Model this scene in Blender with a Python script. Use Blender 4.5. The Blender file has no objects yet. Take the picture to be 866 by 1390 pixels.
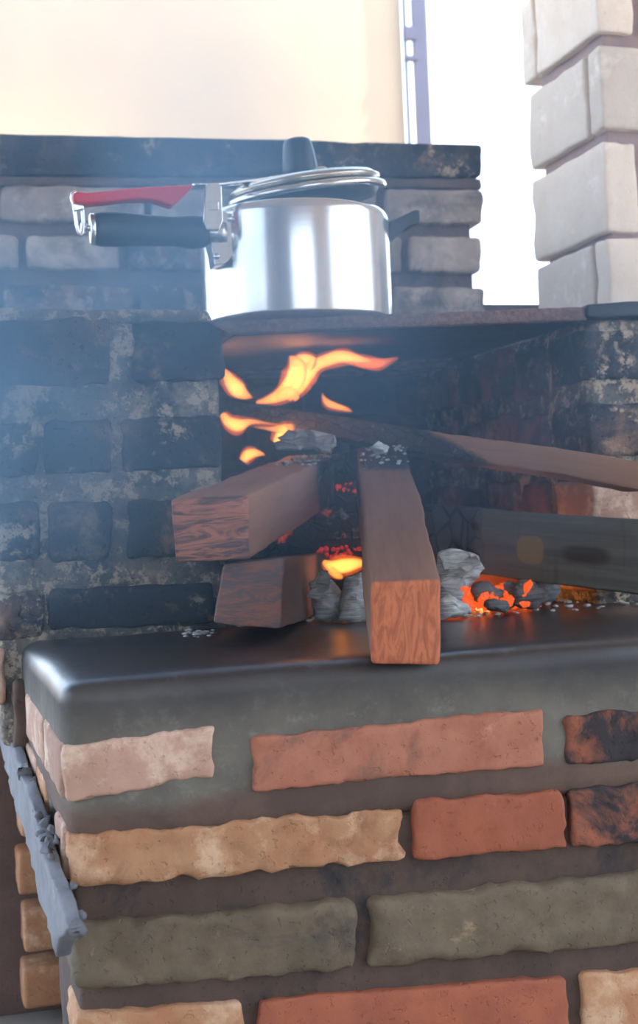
import bpy, bmesh, math, random
from mathutils import Vector, Matrix, noise
random.seed(7)
D = bpy.data
SC = bpy.context.scene
COL = SC.collection

# ------------------------------------------------------------------ camera
FPX, CX, CY = 1900.0, 433.0, 695.0
YAW, ROLL = math.radians(16.0), 0.042
CAM = Vector((0, 0, .60))
_f = Vector((math.sin(YAW), math.cos(YAW), 0))
_r0 = Vector((math.cos(YAW), -math.sin(YAW), 0))
_u0 = Vector((0, 0, 1))
_r = _r0 * math.cos(ROLL) - _u0 * math.sin(ROLL)
_u = _r0 * math.sin(ROLL) + _u0 * math.cos(ROLL)
cd = D.cameras.new('camera'); cam = D.objects.new('camera', cd); COL.objects.link(cam)
M = Matrix((_r, _u, -_f)).transposed().to_4x4(); M.translation = CAM
cam.matrix_world = M
cd.sensor_fit = 'VERTICAL'; cd.sensor_height = 24.0; cd.lens = 24.0 * FPX / 1390.0
cd.clip_start = .05; cd.clip_end = 200
cd.dof.use_dof = True; cd.dof.focus_distance = 1.22; cd.dof.aperture_fstop = 6.3
SC.camera = cam

# ------------------------------------------------------------------ sky, sun, exposure
w = D.worlds.new('sky'); SC.world = w; w.use_nodes = True
nt = w.node_tree; nt.nodes.clear()
wo = nt.nodes.new('ShaderNodeOutputWorld'); wb = nt.nodes.new('ShaderNodeBackground')
tc = nt.nodes.new('ShaderNodeTexCoord'); sx = nt.nodes.new('ShaderNodeSeparateXYZ'); rp = nt.nodes.new('ShaderNodeValToRGB')
rp.color_ramp.elements[0].position = 0.0; rp.color_ramp.elements[0].color = (.82, .91, 1, 1)
rp.color_ramp.elements[1].position = .7; rp.color_ramp.elements[1].color = (.42, .64, 1, 1)
nt.links.new(tc.outputs['Generated'], sx.inputs[0]); nt.links.new(sx.outputs[2], rp.inputs[0])
nt.links.new(rp.outputs[0], wb.inputs[0]); nt.links.new(wb.outputs[0], wo.inputs[0])
wb.inputs[1].default_value = 1.5
sd = D.lights.new('sun', 'SUN'); sun = D.objects.new('sun', sd); COL.objects.link(sun)
sd.energy = 4.0; sd.color = (1, .93, .82); sd.angle = math.radians(1.5)
sun.rotation_euler = Vector((.52, -.12, .85)).to_track_quat('Z', 'Y').to_euler(); sun.location = (0, -4, 8)
SC.view_settings.view_transform = 'Standard'; SC.view_settings.look = 'None'
SC.view_settings.gamma = 1.0; SC.view_settings.use_curve_mapping = False
SC.view_settings.exposure = 1.6

# ------------------------------------------------------------------ helpers: rays through the measured camera
def ray(x, y): return _f + _r * ((x - CX) / FPX) + _u * ((CY - y) / FPX)
def onY(x, y, Y): d = ray(x, y); return CAM + d * (Y / d.y)
def onX(x, y, X): d = ray(x, y); return CAM + d * (X / d.x)
def onZ(x, y, Z): d = ray(x, y); return CAM + d * ((Z - CAM.z) / d.z)

def link(name, me, mat, parent=None):
    o = D.objects.new(name, me); COL.objects.link(o)
    if mat is not None: me.materials.append(mat)
    if parent is not None: o.parent = parent
    return o
def mesh(name, vs, fs, smooth=True, uvw=None, origin=None):
    org = Vector(origin) if origin is not None else Vector((0, 0, 0))
    if origin is None and vs:
        lo = [min(v[i] for v in vs) for i in range(3)]; hi = [max(v[i] for v in vs) for i in range(3)]
        org = Vector(((lo[0] + hi[0]) / 2, (lo[1] + hi[1]) / 2, lo[2]))
    me = D.meshes.new(name); me.from_pydata([Vector(v) - org for v in vs], [], fs); me.update()
    if smooth: me.polygons.foreach_set('use_smooth', [True] * len(me.polygons))
    if uvw:
        a = me.attributes.new('uvw', 'FLOAT_VECTOR', 'POINT'); flat = []
        for q in uvw: flat += list(q)
        a.data.foreach_set('vector', flat)
    me['org'] = list(org)
    return me
def put(name, vs, fs, mat, parent=None, smooth=True, uvw=None):
    me = mesh(name, vs, fs, smooth, uvw); org = Vector(me['org'])
    o = link(name, me, mat, parent)
    p = Vector((0, 0, 0))
    q = parent
    while q is not None: p += q.location; q = q.parent
    o.location = org - p
    return o
def empty(name, loc): 
    o = D.objects.new(name, None); COL.objects.link(o); o.location = loc; o.empty_display_size = .05; return o
def tag(o, label=None, cat=None, group=None, kind=None):
    if label: o['label'] = label
    if cat: o['category'] = cat
    if group: o['group'] = group
    if kind: o['kind'] = kind
    return o
def params(n, e):
    e = min(e, .2)
    t = [0, e * .35, e]
    for i in range(1, n): t.append(e + (1 - 2 * e) * i / n)
    return t + [1 - e, 1 - e * .35, 1]
def hexa(front, ext, n=(4, 3, 3), r=.004, amp=.0015, freq=30, seed=0, back=None, amp2=0, freq2=8):
    """front = TL,TR,BR,BL world points; ext = extrusion vector; returns verts, faces, uvw (metres)"""
    TL, TR, BR, BL = [Vector(p) for p in front]
    bk = [Vector(p) for p in back] if back else [p + ext for p in (TL, TR, BR, BL)]
    L = ((TR - TL).length + (BR - BL).length) / 2; H = ((TL - BL).length + (TR - BR).length) / 2; W = (bk[0] - TL).length
    dims = (L, H, W)
    pr = [params(n[i], r / max(dims[i], 1e-6)) for i in range(3)]
    idx = {}; vs = []; uv = []
    off = Vector((seed * 3.17, seed * 1.31, seed * 2.11))
    def vert(i, j, k):
        key = (i, j, k)
        if key in idx: return idx[key]
        q = [pr[0][i] * L, pr[1][j] * H, pr[2][k] * W]
        inner = [min(max(q[a], min(r, dims[a] / 2)), dims[a] - min(r, dims[a] / 2)) for a in range(3)]
        d = Vector([q[a] - inner[a] for a in range(3)])
        if d.length > 1e-9:
            d = d.normalized() * r
            q = [inner[a] + d[a] for a in range(3)]
        u, v, w_ = q[0] / L, q[1] / H, q[2] / W
        def bil(c): return (c[3] * (1 - u) + c[2] * u) * (1 - v) + (c[0] * (1 - u) + c[1] * u) * v
        p = bil((TL, TR, BR, BL)) * (1 - w_) + bil(bk) * w_
        if amp: p = p + noise.noise_vector(p * freq + off) * amp + noise.noise_vector(p * freq * 2.7 + off) * amp * .5
        if amp2: p = p + noise.noise_vector(p * freq2 + off) * amp2
        idx[key] = len(vs); vs.append(p); uv.append((q[0] - L / 2, q[1] - H / 2, q[2]))
        return idx[key]
    N = [len(x) - 1 for x in pr]; fs = []
    for i in range(N[0]):
        for j in range(N[1]):
            fs.append((vert(i, j, 0), vert(i + 1, j, 0), vert(i + 1, j + 1, 0), vert(i, j + 1, 0)))
            fs.append((vert(i, j, N[2]), vert(i, j + 1, N[2]), vert(i + 1, j + 1, N[2]), vert(i + 1, j, N[2])))
    for i in range(N[0]):
        for k in range(N[2]):
            fs.append((vert(i, 0, k), vert(i, 0, k + 1), vert(i + 1, 0, k + 1), vert(i + 1, 0, k)))
            fs.append((vert(i, N[1], k), vert(i + 1, N[1], k), vert(i + 1, N[1], k + 1), vert(i, N[1], k + 1)))
    for j in range(N[1]):
        for k in range(N[2]):
            fs.append((vert(0, j, k), vert(0, j + 1, k), vert(0, j + 1, k + 1), vert(0, j, k + 1)))
            fs.append((vert(N[0], j, k), vert(N[0], j, k + 1), vert(N[0], j + 1, k + 1), vert(N[0], j + 1, k)))
    return vs, fs, uv
def boxq(x0, x1, y0, y1, z0, z1):
    return [(x0, y0, z1), (x1, y0, z1), (x1, y0, z0), (x0, y0, z0)], Vector((0, y1 - y0, 0))
def block(name, x0, x1, y0, y1, z0, z1, mat, parent=None, **k):
    fr, ex = boxq(x0, x1, y0, y1, z0, z1)
    vs, fs, uv = hexa(fr, ex, **k)
    return put(name, vs, fs, mat, parent, True, uv)
def slab(name, x0, x1, y0, y1, z0, z1, mat, parent=None):
    vs = [(x, y, z) for x in (x0, x1) for y in (y0, y1) for z in (z0, z1)]
    fs = [(0, 1, 3, 2), (4, 6, 7, 5), (0, 4, 5, 1), (2, 3, 7, 6), (0, 2, 6, 4), (1, 5, 7, 3)]
    return put(name, vs, fs, mat, parent, False)
def tube(path, rad, seg=12, caps=True, flat=1.0, up=Vector((0, 0, 1))):
    path = [Vector(p) for p in path]; n = len(path)
    if not hasattr(rad, '__len__'): rad = [rad] * n
    vs = []; fs = []
    pn = None
    for i, p in enumerate(path):
        t = (path[min(i + 1, n - 1)] - path[max(i - 1, 0)]).normalized()
        a = up.cross(t)
        if a.length < .05: a = Vector((0, 1, 0)).cross(t)
        a.normalize()
        if pn is not None and a.dot(pn) < 0: a = -a
        pn = a; b = t.cross(a)
        for s in range(seg):
            th = 2 * math.pi * s / seg
            vs.append(p + a * (math.cos(th) * rad[i] * flat) + b * (math.sin(th) * rad[i]))
    for i in range(n - 1):
        for s in range(seg):
            s2 = (s + 1) % seg
            fs.append((i * seg + s, i * seg + s2, (i + 1) * seg + s2, (i + 1) * seg + s))
    if caps:
        fs.append(tuple(range(seg))[::-1]); fs.append(tuple((n - 1) * seg + s for s in range(seg)))
    return vs, fs
def lathe(prof, c, seg=64, axis=None):
    c = Vector(c); vs = []; fs = []; rings = []
    R = axis.to_matrix() if axis else Matrix.Identity(3)
    for (r, z) in prof:
        if r < 1e-6: rings.append([len(vs)]); vs.append(c + R @ Vector((0, 0, z)))
        else:
            rings.append(list(range(len(vs), len(vs) + seg)))
            for s in range(seg):
                th = 2 * math.pi * s / seg; vs.append(c + R @ Vector((math.cos(th) * r, math.sin(th) * r, z)))
    for a, b in zip(rings, rings[1:]):
        for s in range(seg):
            s2 = (s + 1) % seg
            if len(a) == 1 and len(b) == 1: continue
            if len(a) == 1: fs.append((a[0], b[s2], b[s]))
            elif len(b) == 1: fs.append((a[s], a[s2], b[0]))
            else: fs.append((a[s], a[s2], b[s2], b[s]))
    return vs, fs
def merge(*parts):
    vs = []; fs = []
    for v, f in parts:
        o = len(vs); vs += list(v); fs += [tuple(i + o for i in q) for q in f]
    return vs, fs

# ------------------------------------------------------------------ materials
class N:
    def __init__(s, name):
        s.m = D.materials.new(name); s.m.use_nodes = True; s.t = s.m.node_tree; s.t.nodes.clear()
        s.out = s.t.nodes.new('ShaderNodeOutputMaterial')
        s.b = s.t.nodes.new('ShaderNodeBsdfPrincipled'); s.t.links.new(s.b.outputs[0], s.out.inputs[0])
    def n(s, t, **k):
        x = s.t.nodes.new('ShaderNode' + t)
        for a, v in k.items(): setattr(x, a, v)
        return x
    def l(s, a, b): s.t.links.new(a, b)
    def val(s, sock, v):
        if hasattr(v, 'is_output'): s.l(v, sock)
        else: sock.default_value = v
    def geo(s): return s.n('NewGeometry').outputs['Position']
    def uvw(s, spread=True):
        a = s.n('Attribute', attribute_name='uvw').outputs['Vector']
        if not spread: return a
        oi = s.n('ObjectInfo').outputs['Random']
        m = s.n('Vector' + 'Math', operation='ADD'); s.l(a, m.inputs[0])
        c = s.n('CombineXYZ'); mm = s.math('MULTIPLY', oi, 17.0)
        for i in range(3): s.l(mm, c.inputs[i])
        s.l(c.outputs[0], m.inputs[1]); return m.outputs[0]
    def scale(s, v, xyz):
        m = s.n('Mapping'); s.l(v, m.inputs[0]); m.inputs['Scale'].default_value = xyz; return m.outputs[0]
    def noise(s, v, sc, det=5, rough=.6, dist=0):
        x = s.n('TexNoise'); s.l(v, x.inputs['Vector']); x.inputs['Scale'].default_value = sc
        x.inputs['Detail'].default_value = det; x.inputs['Roughness'].default_value = rough; x.inputs['Distortion'].default_value = dist
        return x.outputs[0]
    def voro(s, v, sc, feature='F1'):
        x = s.n('TexVoronoi', feature=feature); s.l(v, x.inputs['Vector']); x.inputs['Scale'].default_value = sc; return x.outputs[0]
    def math(s, op, a, b=0.0, clamp=False):
        x = s.n('Math', operation=op, use_clamp=clamp); s.val(x.inputs[0], a); s.val(x.inputs[1], b); return x.outputs[0]
    def ramp(s, v, a, b, lo=0.0, hi=1.0):
        x = s.n('MapRange', clamp=True); s.l(v, x.inputs[0])
        for i, q in zip((1, 2, 3, 4), (a, b, lo, hi)): x.inputs[i].default_value = q
        return x.outputs[0]
    def mix(s, f, a, b):
        x = s.n('Mix', data_type='RGBA'); s.val(x.inputs[0], f)
        for i, q in ((6, a), (7, b)):
            if hasattr(q, 'is_output'): s.l(q, x.inputs[i])
            else: x.inputs[i].default_value = (*q, 1)
        return x.outputs[2]
    def bump(s, h, st, dist=.002):
        x = s.n('Bump'); s.l(h, x.inputs['Height']); x.inputs['Strength'].default_value = st; x.inputs['Distance'].default_value = dist
        s.l(x.outputs[0], s.b.inputs['Normal'])
    def sep(s, v):
        x = s.n('SeparateXYZ'); s.l(v, x.inputs[0]); return x.outputs
    def col(s, c): s.val(s.b.inputs['Base Color'], c if hasattr(c, 'is_output') else (*c, 1))
    def rough(s, v): s.val(s.b.inputs['Roughness'], v)

def mat_masonry(name, c1, c2, soot=0.0, sootcol=(.018, .02, .024), pale=0.0, palecol=(.5, .38, .27), rough=.85, bump=.6, sc=1.0, sootsc=9, crust=0.0, crustcol=(.50, .40, .29)):
    m = N(name); p = m.geo()
    n1 = m.noise(p, 22 * sc, 6, .65); n2 = m.noise(p, 90 * sc, 5, .7); n3 = m.noise(p, sootsc, 6, .68, .4)
    oi = m.n('ObjectInfo').outputs['Random']
    c = m.mix(m.ramp(n1, .35, .65), c1, c2)
    c = m.mix(m.ramp(n2, .58, .75, 0, .45), c, tuple(x * .45 for x in c1))
    hs = m.n('HueSaturation'); m.l(c, hs.inputs['Color']); m.l(m.ramp(oi, 0, 1, .66, .9), hs.inputs['Value']); c = hs.outputs[0]
    if soot > 0:
        lo = .5 - (soot - .5) * .5
        c = m.mix(m.ramp(n3, lo - .06, lo + .06, 0, .96), c, sootcol)
    if pale > 0:
        n4 = m.noise(p, 17 * sc, 9, .75, .15)
        lo = .5 + (.5 - pale) * .35
        c = m.mix(m.ramp(n4, lo - .02, lo + .10, 0, .7), c, palecol)
    if crust > 0:
        n5 = m.noise(p, 48, 8, .8, .1); n6 = m.noise(p, 11, 4, .6)
        cm = m.math('MULTIPLY', m.ramp(n5, .51, .56), m.ramp(n6, .66 - .25 * crust, .72 - .25 * crust))
        c = m.mix(m.math('MULTIPLY', cm, .75), c, crustcol)
        n7 = m.noise(p, 40, 8, .8, .2); c = m.mix(m.math('MULTIPLY', m.ramp(n7, .56, .62, 0, .8), m.ramp(n6, .5, .35)), c, (.02, .022, .026))
    m.col(c); m.rough(rough)
    pits = m.ramp(m.noise(p, 160 * sc, 3, .5), .62, .7, 0, 1)
    h = m.math('SUBTRACT', m.math('ADD', m.math('MULTIPLY', n1, .6), m.math('MULTIPLY', n2, .4)), m.math('MULTIPLY', pits, .4))
    m.bump(h, bump, .004)
    return m.m

BR_SALMON = mat_masonry('salmon_brick', (.46, .19, .12), (.38, .135, .08), soot=.22, sootcol=(.16, .08, .06), pale=.12, palecol=(.6, .35, .24))
BR_RED = mat_masonry('red_brick', (.44, .13, .06), (.34, .10, .055), soot=.22, sootcol=(.15, .06, .045), pale=.1, palecol=(.5, .25, .16))
BR_CREAM = mat_masonry('cream_brick', (.53, .33, .25), (.45, .27, .19), soot=.2, sootcol=(.28, .16, .11), pale=.45, palecol=(.66, .5, .38))
BR_TAN = mat_masonry('tan_brick', (.56, .31, .16), (.46, .2, .095), soot=.15, sootcol=(.1, .05, .03), pale=.4, palecol=(.62, .42, .27))
BR_BURNT = mat_masonry('burnt_brick', (.4, .12, .06), (.2, .08, .05), soot=.62, sootsc=14)
BR_SOOT = mat_masonry('sooty_brick', (.13, .10, .085), (.055, .055, .06), soot=.62, crust=.45, bump=.9, pale=.3, palecol=(.34, .22, .14))
BR_SOOTW = mat_masonry('sooty_flaking_brick', (.30, .17, .11), (.09, .08, .08), soot=.6, pale=.35, palecol=(.42, .29, .2), crust=.8, bump=.9)
BR_PALE = mat_masonry('pale_grey_brick', (.50, .43, .37), (.36, .31, .28), soot=.36, sootcol=(.12, .11, .105), pale=.45, palecol=(.62, .56, .5))
BR_WHITE = mat_masonry('whitewashed_brick', (1, .87, .73), (.93, .78, .62), pale=.3, palecol=(1, .92, .8), bump=.35)
BR_CHAMBER = mat_masonry('fire_chamber_brick', (.28, .10, .07), (.10, .055, .045), soot=.45, sootcol=(.03, .022, .022), pale=.35, palecol=(.42, .29, .23), bump=1.0)
BR_CHAMBER2 = mat_masonry('inner_brick', (.13, .06, .05), (.05, .03, .03), soot=.55, sootcol=(.018, .014, .016), bump=1.0)
MO_SOOT = mat_masonry('sooty_mortar', (.20, .175, .145), (.10, .098, .092), soot=.38, sootcol=(.03, .032, .036), pale=.35, palecol=(.33, .27, .2), sc=1.6, crust=1.1, bump=1.0)
MO_BROWN = mat_masonry('brown_mortar', (.16, .1, .085), (.11, .075, .065), soot=.1, bump=.5)
MO_PALEBROWN = mat_masonry('pillar_mortar', (.5, .35, .31), (.4, .28, .25), bump=.4)
MO_GREY = mat_masonry('grey_mortar', (.22, .215, .19), (.13, .125, .11), soot=.25, pale=.2, palecol=(.3, .29, .26), bump=.5)
BR_GREYCOAT = mat_masonry('mortar_smeared_brick', (.24, .18, .115), (.15, .115, .075), soot=.2, sootcol=(.05, .045, .038), pale=.22, palecol=(.46, .32, .2))
MO_CHAMBER = mat_masonry('inner_mortar', (.17, .11, .09), (.06, .04, .035), soot=.45, bump=1.0)
MO_DARKBROWN = mat_masonry('dark_brown_mortar', (.125, .08, .06), (.08, .052, .042), soot=.3, bump=.5)

MO_LOW = mat_masonry('sooty_brown_mortar', (.22, .15, .13), (.12, .09, .085), soot=.35, sootcol=(.05, .045, .05), bump=.7)
def mat_plain(name, c, rough=.5, metal=0.0, bump=0, sc=60, var=.15, coat=0):
    m = N(name); p = m.n('TexCoord').outputs['Object']
    n = m.noise(p, sc, 4)
    m.col(m.mix(m.ramp(n, .3, .7), c, tuple(x * (1 - var) for x in c))); m.b.inputs['Metallic'].default_value = metal
    m.rough(m.ramp(n, .2, .8, rough * .85, min(1, rough * 1.15)))
    if coat: m.b.inputs['Coat Weight'].default_value = coat
    if bump: m.bump(n, bump, .001)
    return m.m
def mat_hearth():
    m = N('polished_sooty_cement'); p = m.geo(); z = m.sep(p)[2]
    n1 = m.noise(p, 14, 6, .65); n2 = m.noise(p, 70, 5, .7); n3 = m.noise(p, 6, 4, .6)
    grey = m.mix(m.ramp(n1, .35, .65), (.155, .145, .12), (.095, .088, .075))
    grey = m.mix(m.ramp(n2, .55, .75, 0, .5), grey, (.25, .24, .21))
    brown = m.mix(m.ramp(n1, .4, .6), (.125, .08, .06), (.08, .052, .042))
    zz = m.math('ADD', z, m.math('MULTIPLY', m.math('SUBTRACT', n3, .5), .05))
    c = m.mix(m.ramp(zz, .383, .396), brown, grey)
    c = m.mix(m.ramp(zz, .43, .476), c, (.022, .022, .026))
    c = m.mix(m.math('MULTIPLY', m.ramp(m.noise(p, 30, 8, .75), .6, .68), m.ramp(z, .474, .482, 0, .35)), c, (.2, .17, .15))
    m.l(m.ramp(z, .464, .476, 0, .55), m.b.inputs['Coat Weight']); m.b.inputs['Coat Roughness'].default_value = .28
    m.col(c); m.rough(m.math('SUBTRACT', .85, m.math('MULTIPLY', m.ramp(z, .462, .478), m.ramp(n1, .2, .8, .55, .4))))
    m.bump(m.math('ADD', n1, m.math('MULTIPLY', n2, .5)), .35, .003)
    return m.m
HEARTH = mat_hearth()

def mat_wood(name, side1, side2, end1, end2, char_at=None, char_noise=.03, ash=.0, grain=(40, 40, 4), endsc=(12, 60), tint=None, slope=0.0):
    m = N(name); a = m.uvw(False); s = m.sep(a)
    oi = m.n('ObjectInfo').outputs['Random']
    sv = m.scale(a, grain)
    g = m.noise(sv, 1.0, 6, .65, .3); g2 = m.noise(m.scale(a, (grain[0] * 5, grain[1] * 5, grain[2] * 2)), 1.0, 4, .6)
    big = m.noise(a, 14, 3)
    side = m.mix(m.ramp(g, .35, .65), side1, side2)
    side = m.mix(m.ramp(g2, .5, .8, 0, .35), side, tuple(x * .4 for x in side1))
    side = m.mix(m.ramp(big, .45, .7, 0, .3), side, tuple(x * 1.35 for x in side2))
    ev = m.scale(a, (endsc[0], endsc[1], 8)); e = m.noise(ev, 1.0, 5, .6, 2.4)
    end = m.mix(m.ramp(e, .42, .58), end1, end2)
    c = m.mix(m.ramp(s[2], .0015, .004), end, side)
    e_h = m.math('ADD', m.math('MULTIPLY', e, m.ramp(s[2], .001, .003, 1.2, 0)), g)
    if char_at is not None:
        zz = m.math('ADD', s[2], m.math('MULTIPLY', m.math('SUBTRACT', m.noise(a, 22, 6, .7), .5), char_noise * 2))
        if slope: zz = m.math('SUBTRACT', zz, m.math('MULTIPLY', s[1], slope))
        ch = m.ramp(zz, char_at - .012, char_at + .012)
        crb = m.ramp(m.voro(m.scale(a, (110, 110, 60)), 1.0, 'DISTANCE_TO_EDGE'), .0, .12)
        c = m.mix(ch, c, m.mix(crb, (.005, .005, .006), (.026, .028, .032)))
        # cracked char scales
        cr = m.voro(m.scale(a, (110, 110, 60)), 1.0, 'DISTANCE_TO_EDGE')
        crk = m.ramp(cr, .0, .09, 0, 1)
        ashm = m.math('MULTIPLY', m.ramp(m.noise(a, 75, 6, .75), .60, .64, 0, 1), m.math('MULTIPLY', ch, ash))
        c = m.mix(ashm, c, (.5, .49, .47))
        hh = m.math('ADD', m.math('MULTIPLY', e_h, .5), m.math('MULTIPLY', m.math('MULTIPLY', crk, ch), .7))
        m.rough(m.math('SUBTRACT', .8, m.math('MULTIPLY', ch, .25)))
    else:
        hh = e_h; m.rough(.8)
    m.col(c); m.bump(hh, .6, .003)
    return m.m
W_BROWN = (.27, .135, .085); W_BROWN2 = (.19, .09, .06)
WOOD_LOG1 = mat_wood('red_brown_timber', W_BROWN, W_BROWN2, (.34, .14, .09), (.085, .055, .055), char_at=.335, ash=.7, endsc=(16, 75))
WOOD_LOG2 = mat_wood('grey_streaked_timber', (.16, .085, .055), (.10, .055, .04), (.16, .12, .12), (.30, .14, .10), char_at=.26, ash=.6, endsc=(22, 80))
WOOD_LOG3 = mat_wood('orange_ended_timber', (.20, .105, .07), (.145, .075, .052), (.44, .135, .06), (.30, .085, .04), char_at=.41, ash=.8, endsc=(90, 22))
WOOD_STICK = mat_wood('half_burnt_plank', (.33, .19, .125), (.24, .135, .09), (.2, .12, .08), (.1, .06, .04), char_at=.235, ash=.35, slope=3.2)

def mat_ash(name, c1, c2, c3):
    m = N(name); a = m.n('TexCoord').outputs['Object']
    lay = m.noise(m.scale(a, (25, 40, 260)), 1.0, 5, .6, 1.2); n = m.noise(a, 55, 6, .7)
    c = m.mix(m.ramp(lay, .35, .6), c2, c1); c = m.mix(m.ramp(n, .56, .66, 0, .8), c, c3)
    m.col(c); m.rough(.9); m.bump(m.math('ADD', lay, m.math('MULTIPLY', n, .5)), .9, .004); return m.m
def mat_char(name, ash=.3, base=(.013, .014, .017), ember=0.0, ashcol=(.42, .42, .42)):
    m = N(name); a = m.n('TexCoord').outputs['Object']
    cr = m.voro(a, 90, 'DISTANCE_TO_EDGE'); n = m.noise(a, 60, 6, .7); n2 = m.noise(a, 18, 5, .7)
    c = m.mix(m.ramp(n2, .62 - ash * .2, .66 - ash * .2 + .05, 0, .9), base, ashcol)
    m.col(c); m.rough(.7)
    m.bump(m.math('ADD', m.ramp(cr, 0, .1), m.math('MULTIPLY', n, .6)), .8, .004)
    if ember > 0:
        e = m.ramp(m.noise(a, 30, 4, .6), .62 - ember * .2, .72 - ember * .2)
        m.b.inputs['Emission Color'].default_value = (1, .12, .02, 1)
        m.l(m.math('MULTIPLY', e, .30 if ember > 1 else .1), m.b.inputs['Emission Strength'])
    return m.m
CHAR = mat_char('charred_wood', .12)
CHAR_EMBER = mat_char('smouldering_wood', .1, ember=.02)
ASHM = mat_ash('pale_wood_ash', (.60, .60, .59), (.30, .305, .31), (.10, .10, .105))
COAL = mat_ash('grey_coal', (.17, .165, .17), (.09, .09, .095), (.03, .03, .033))
EMBER = mat_char('glowing_ember', .2, base=(.12, .03, .015), ember=1.6)

EMBER2 = mat_char('dull_red_ember', .1, base=(.05, .012, .01), ember=1.61)
EMBER2.node_tree.nodes['Principled BSDF'].inputs['Emission Color'].default_value = (.45, .02, .012, 1)
def mat_board():
    m = N('grey_weathered_board'); a = m.uvw(False); s = m.sep(a)
    g = m.noise(m.scale(a, (3, 70, 70)), 1.0, 6, .65); v = m.noise(m.scale(a, (90, 6, 20)), 1.0, 4, .6)
    c = m.mix(m.ramp(g, .35, .65), (.115, .115, .105), (.065, .068, .066))
    c = m.mix(m.ramp(v, .55, .75, 0, .4), c, (.035, .035, .036))
    n = m.noise(a, 16, 4, .6)
    # knot
    def spot(x0, y0, rx, ry):
        dx = m.math('DIVIDE', m.math('SUBTRACT', s[0], x0), rx); dy = m.math('DIVIDE', m.math('SUBTRACT', s[1], y0), ry)
        d = m.math('ADD', m.math('POWER', m.math('ABSOLUTE', dx), 3), m.math('POWER', m.math('ABSOLUTE', dy), 3))
        return m.math('ADD', d, m.math('MULTIPLY', m.math('SUBTRACT', n, .5), .8))
    k = m.ramp(spot(-.013, -.004, .0165, .016), .75, 1.1, .9, 0); c = m.mix(k, c, (.19, .14, .07))
    k2 = m.ramp(spot(.052, -.004, .03, .010), .3, 1.2, .8, 0); c = m.mix(k2, c, (.03, .025, .022))
    xx = m.math('ADD', s[0], m.math('MULTIPLY', m.math('SUBTRACT', n, .5), .02))
    ch = m.ramp(xx, -.085, -.068, 1, 0)
    crb = m.ramp(m.voro(m.scale(a, (60, 32, 40)), 1.0, 'DISTANCE_TO_EDGE'), .02, .12)
    c = m.mix(ch, c, m.mix(crb, (.004, .004, .005), (.04, .043, .048)))
    ashm = m.math('MULTIPLY', ch, m.ramp(m.noise(a, 60, 6, .75), .60, .68, 0, .35)); c = m.mix(ashm, c, (.2, .19, .18))
    m.col(c); m.rough(.7)
    cr = m.ramp(m.voro(m.scale(a, (60, 32, 40)), 1.0, 'DISTANCE_TO_EDGE'), 0, .1)
    m.bump(m.math('ADD', m.math('MULTIPLY', g, .4), m.math('MULTIPLY', m.math('MULTIPLY', cr, ch), 2.0)), .7, .003)
    return m.m
BOARD = mat_board()

def mat_alu():
    m = N('brushed_aluminium'); p = m.n('TexCoord').outputs['Object']
    g = m.noise(m.scale(p, (3, 3, 500)), 1.0, 3, .6); n = m.noise(p, 9, 5, .6)
    m.col(m.mix(m.ramp(n, .4, .75), (.88, .87, .86), (.76, .73, .69))); m.b.inputs['Metallic'].default_value = 1
    m.rough(m.ramp(n, .3, .8, .15, .24)); m.bump(g, .06, .0005); return m.m
ALU = mat_alu()
STEEL = mat_plain('polished_steel', (.78, .77, .74), .18, 1.0)
STAINED = mat_plain('heat_stained_steel', (.70, .62, .50), .25, 1.0, var=.4, sc=30)
BLACKP = mat_plain('black_bakelite', (.018, .02, .024), .38, 0, bump=.1, sc=200)
REDP = mat_plain('red_plastic', (.62, .018, .04), .35, 0)
GASKET = mat_plain('dark_lid_inside', (.16, .16, .165), .4, .8)
NUTM = mat_plain('yellowed_valve', (.62, .54, .36), .4, .3)
RUST = N('rusty_iron_plate')
_p = RUST.geo(); _n = RUST.noise(_p, 180, 5, .7); _n2 = RUST.noise(_p, 25, 4)
RUST.col(RUST.mix(RUST.ramp(_n, .4, .65), RUST.mix(RUST.ramp(_n2, .4, .6), (.105, .05, .04), (.075, .045, .042)), (.20, .13, .115)))
RUST.rough(.75); RUST.bump(_n, .8, .002); RUST = RUST.m
IRONDK = mat_plain('sooty_iron', (.03, .032, .036), .5, .4, bump=.4, sc=60)
CREAM = mat_plain('cream_plaster', (.80, .585, .36), .9, 0, bump=.1, sc=3, var=.06)
POSTM = mat_plain('grey_violet_painted_steel', (.19, .17, .22), .5, .1, sc=8)
CONC = mat_masonry('cement_floor', (.34, .30, .26), (.26, .23, .2), bump=.2, sc=.2)
EARTH = mat_masonry('dry_earth', (.52, .36, .25), (.42, .29, .2), bump=.3, sc=.1)
ROOFM = mat_plain('fibre_cement_roof', (.5, .43, .35), .9, 0, sc=4)
PLAST = mat_plain('beige_plaster', (.58, .47, .36), .9, 0, bump=.1, sc=3)
SLABM = mat_masonry('blue_grey_cement', (.24, .25, .27), (.17, .18, .2), pale=.2, palecol=(.4, .4, .42), bump=.5)

# ------------------------------------------------------------------ setting: an open-sided cooking shed
def struct(o): o['kind'] = 'structure'; return o
struct(slab('floor', -2.6, 2.6, -2.9, 2.9, -.1, 0, CONC))
struct(slab('trim_1', -30, 30, -30, 40, -.2, -.1, EARTH)); D.objects['trim_1'].name = 'ground'
struct(slab('ceiling', -2.7, 2.7, -3.0, 2.7, 2.6, 2.66, ROOFM))
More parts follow.
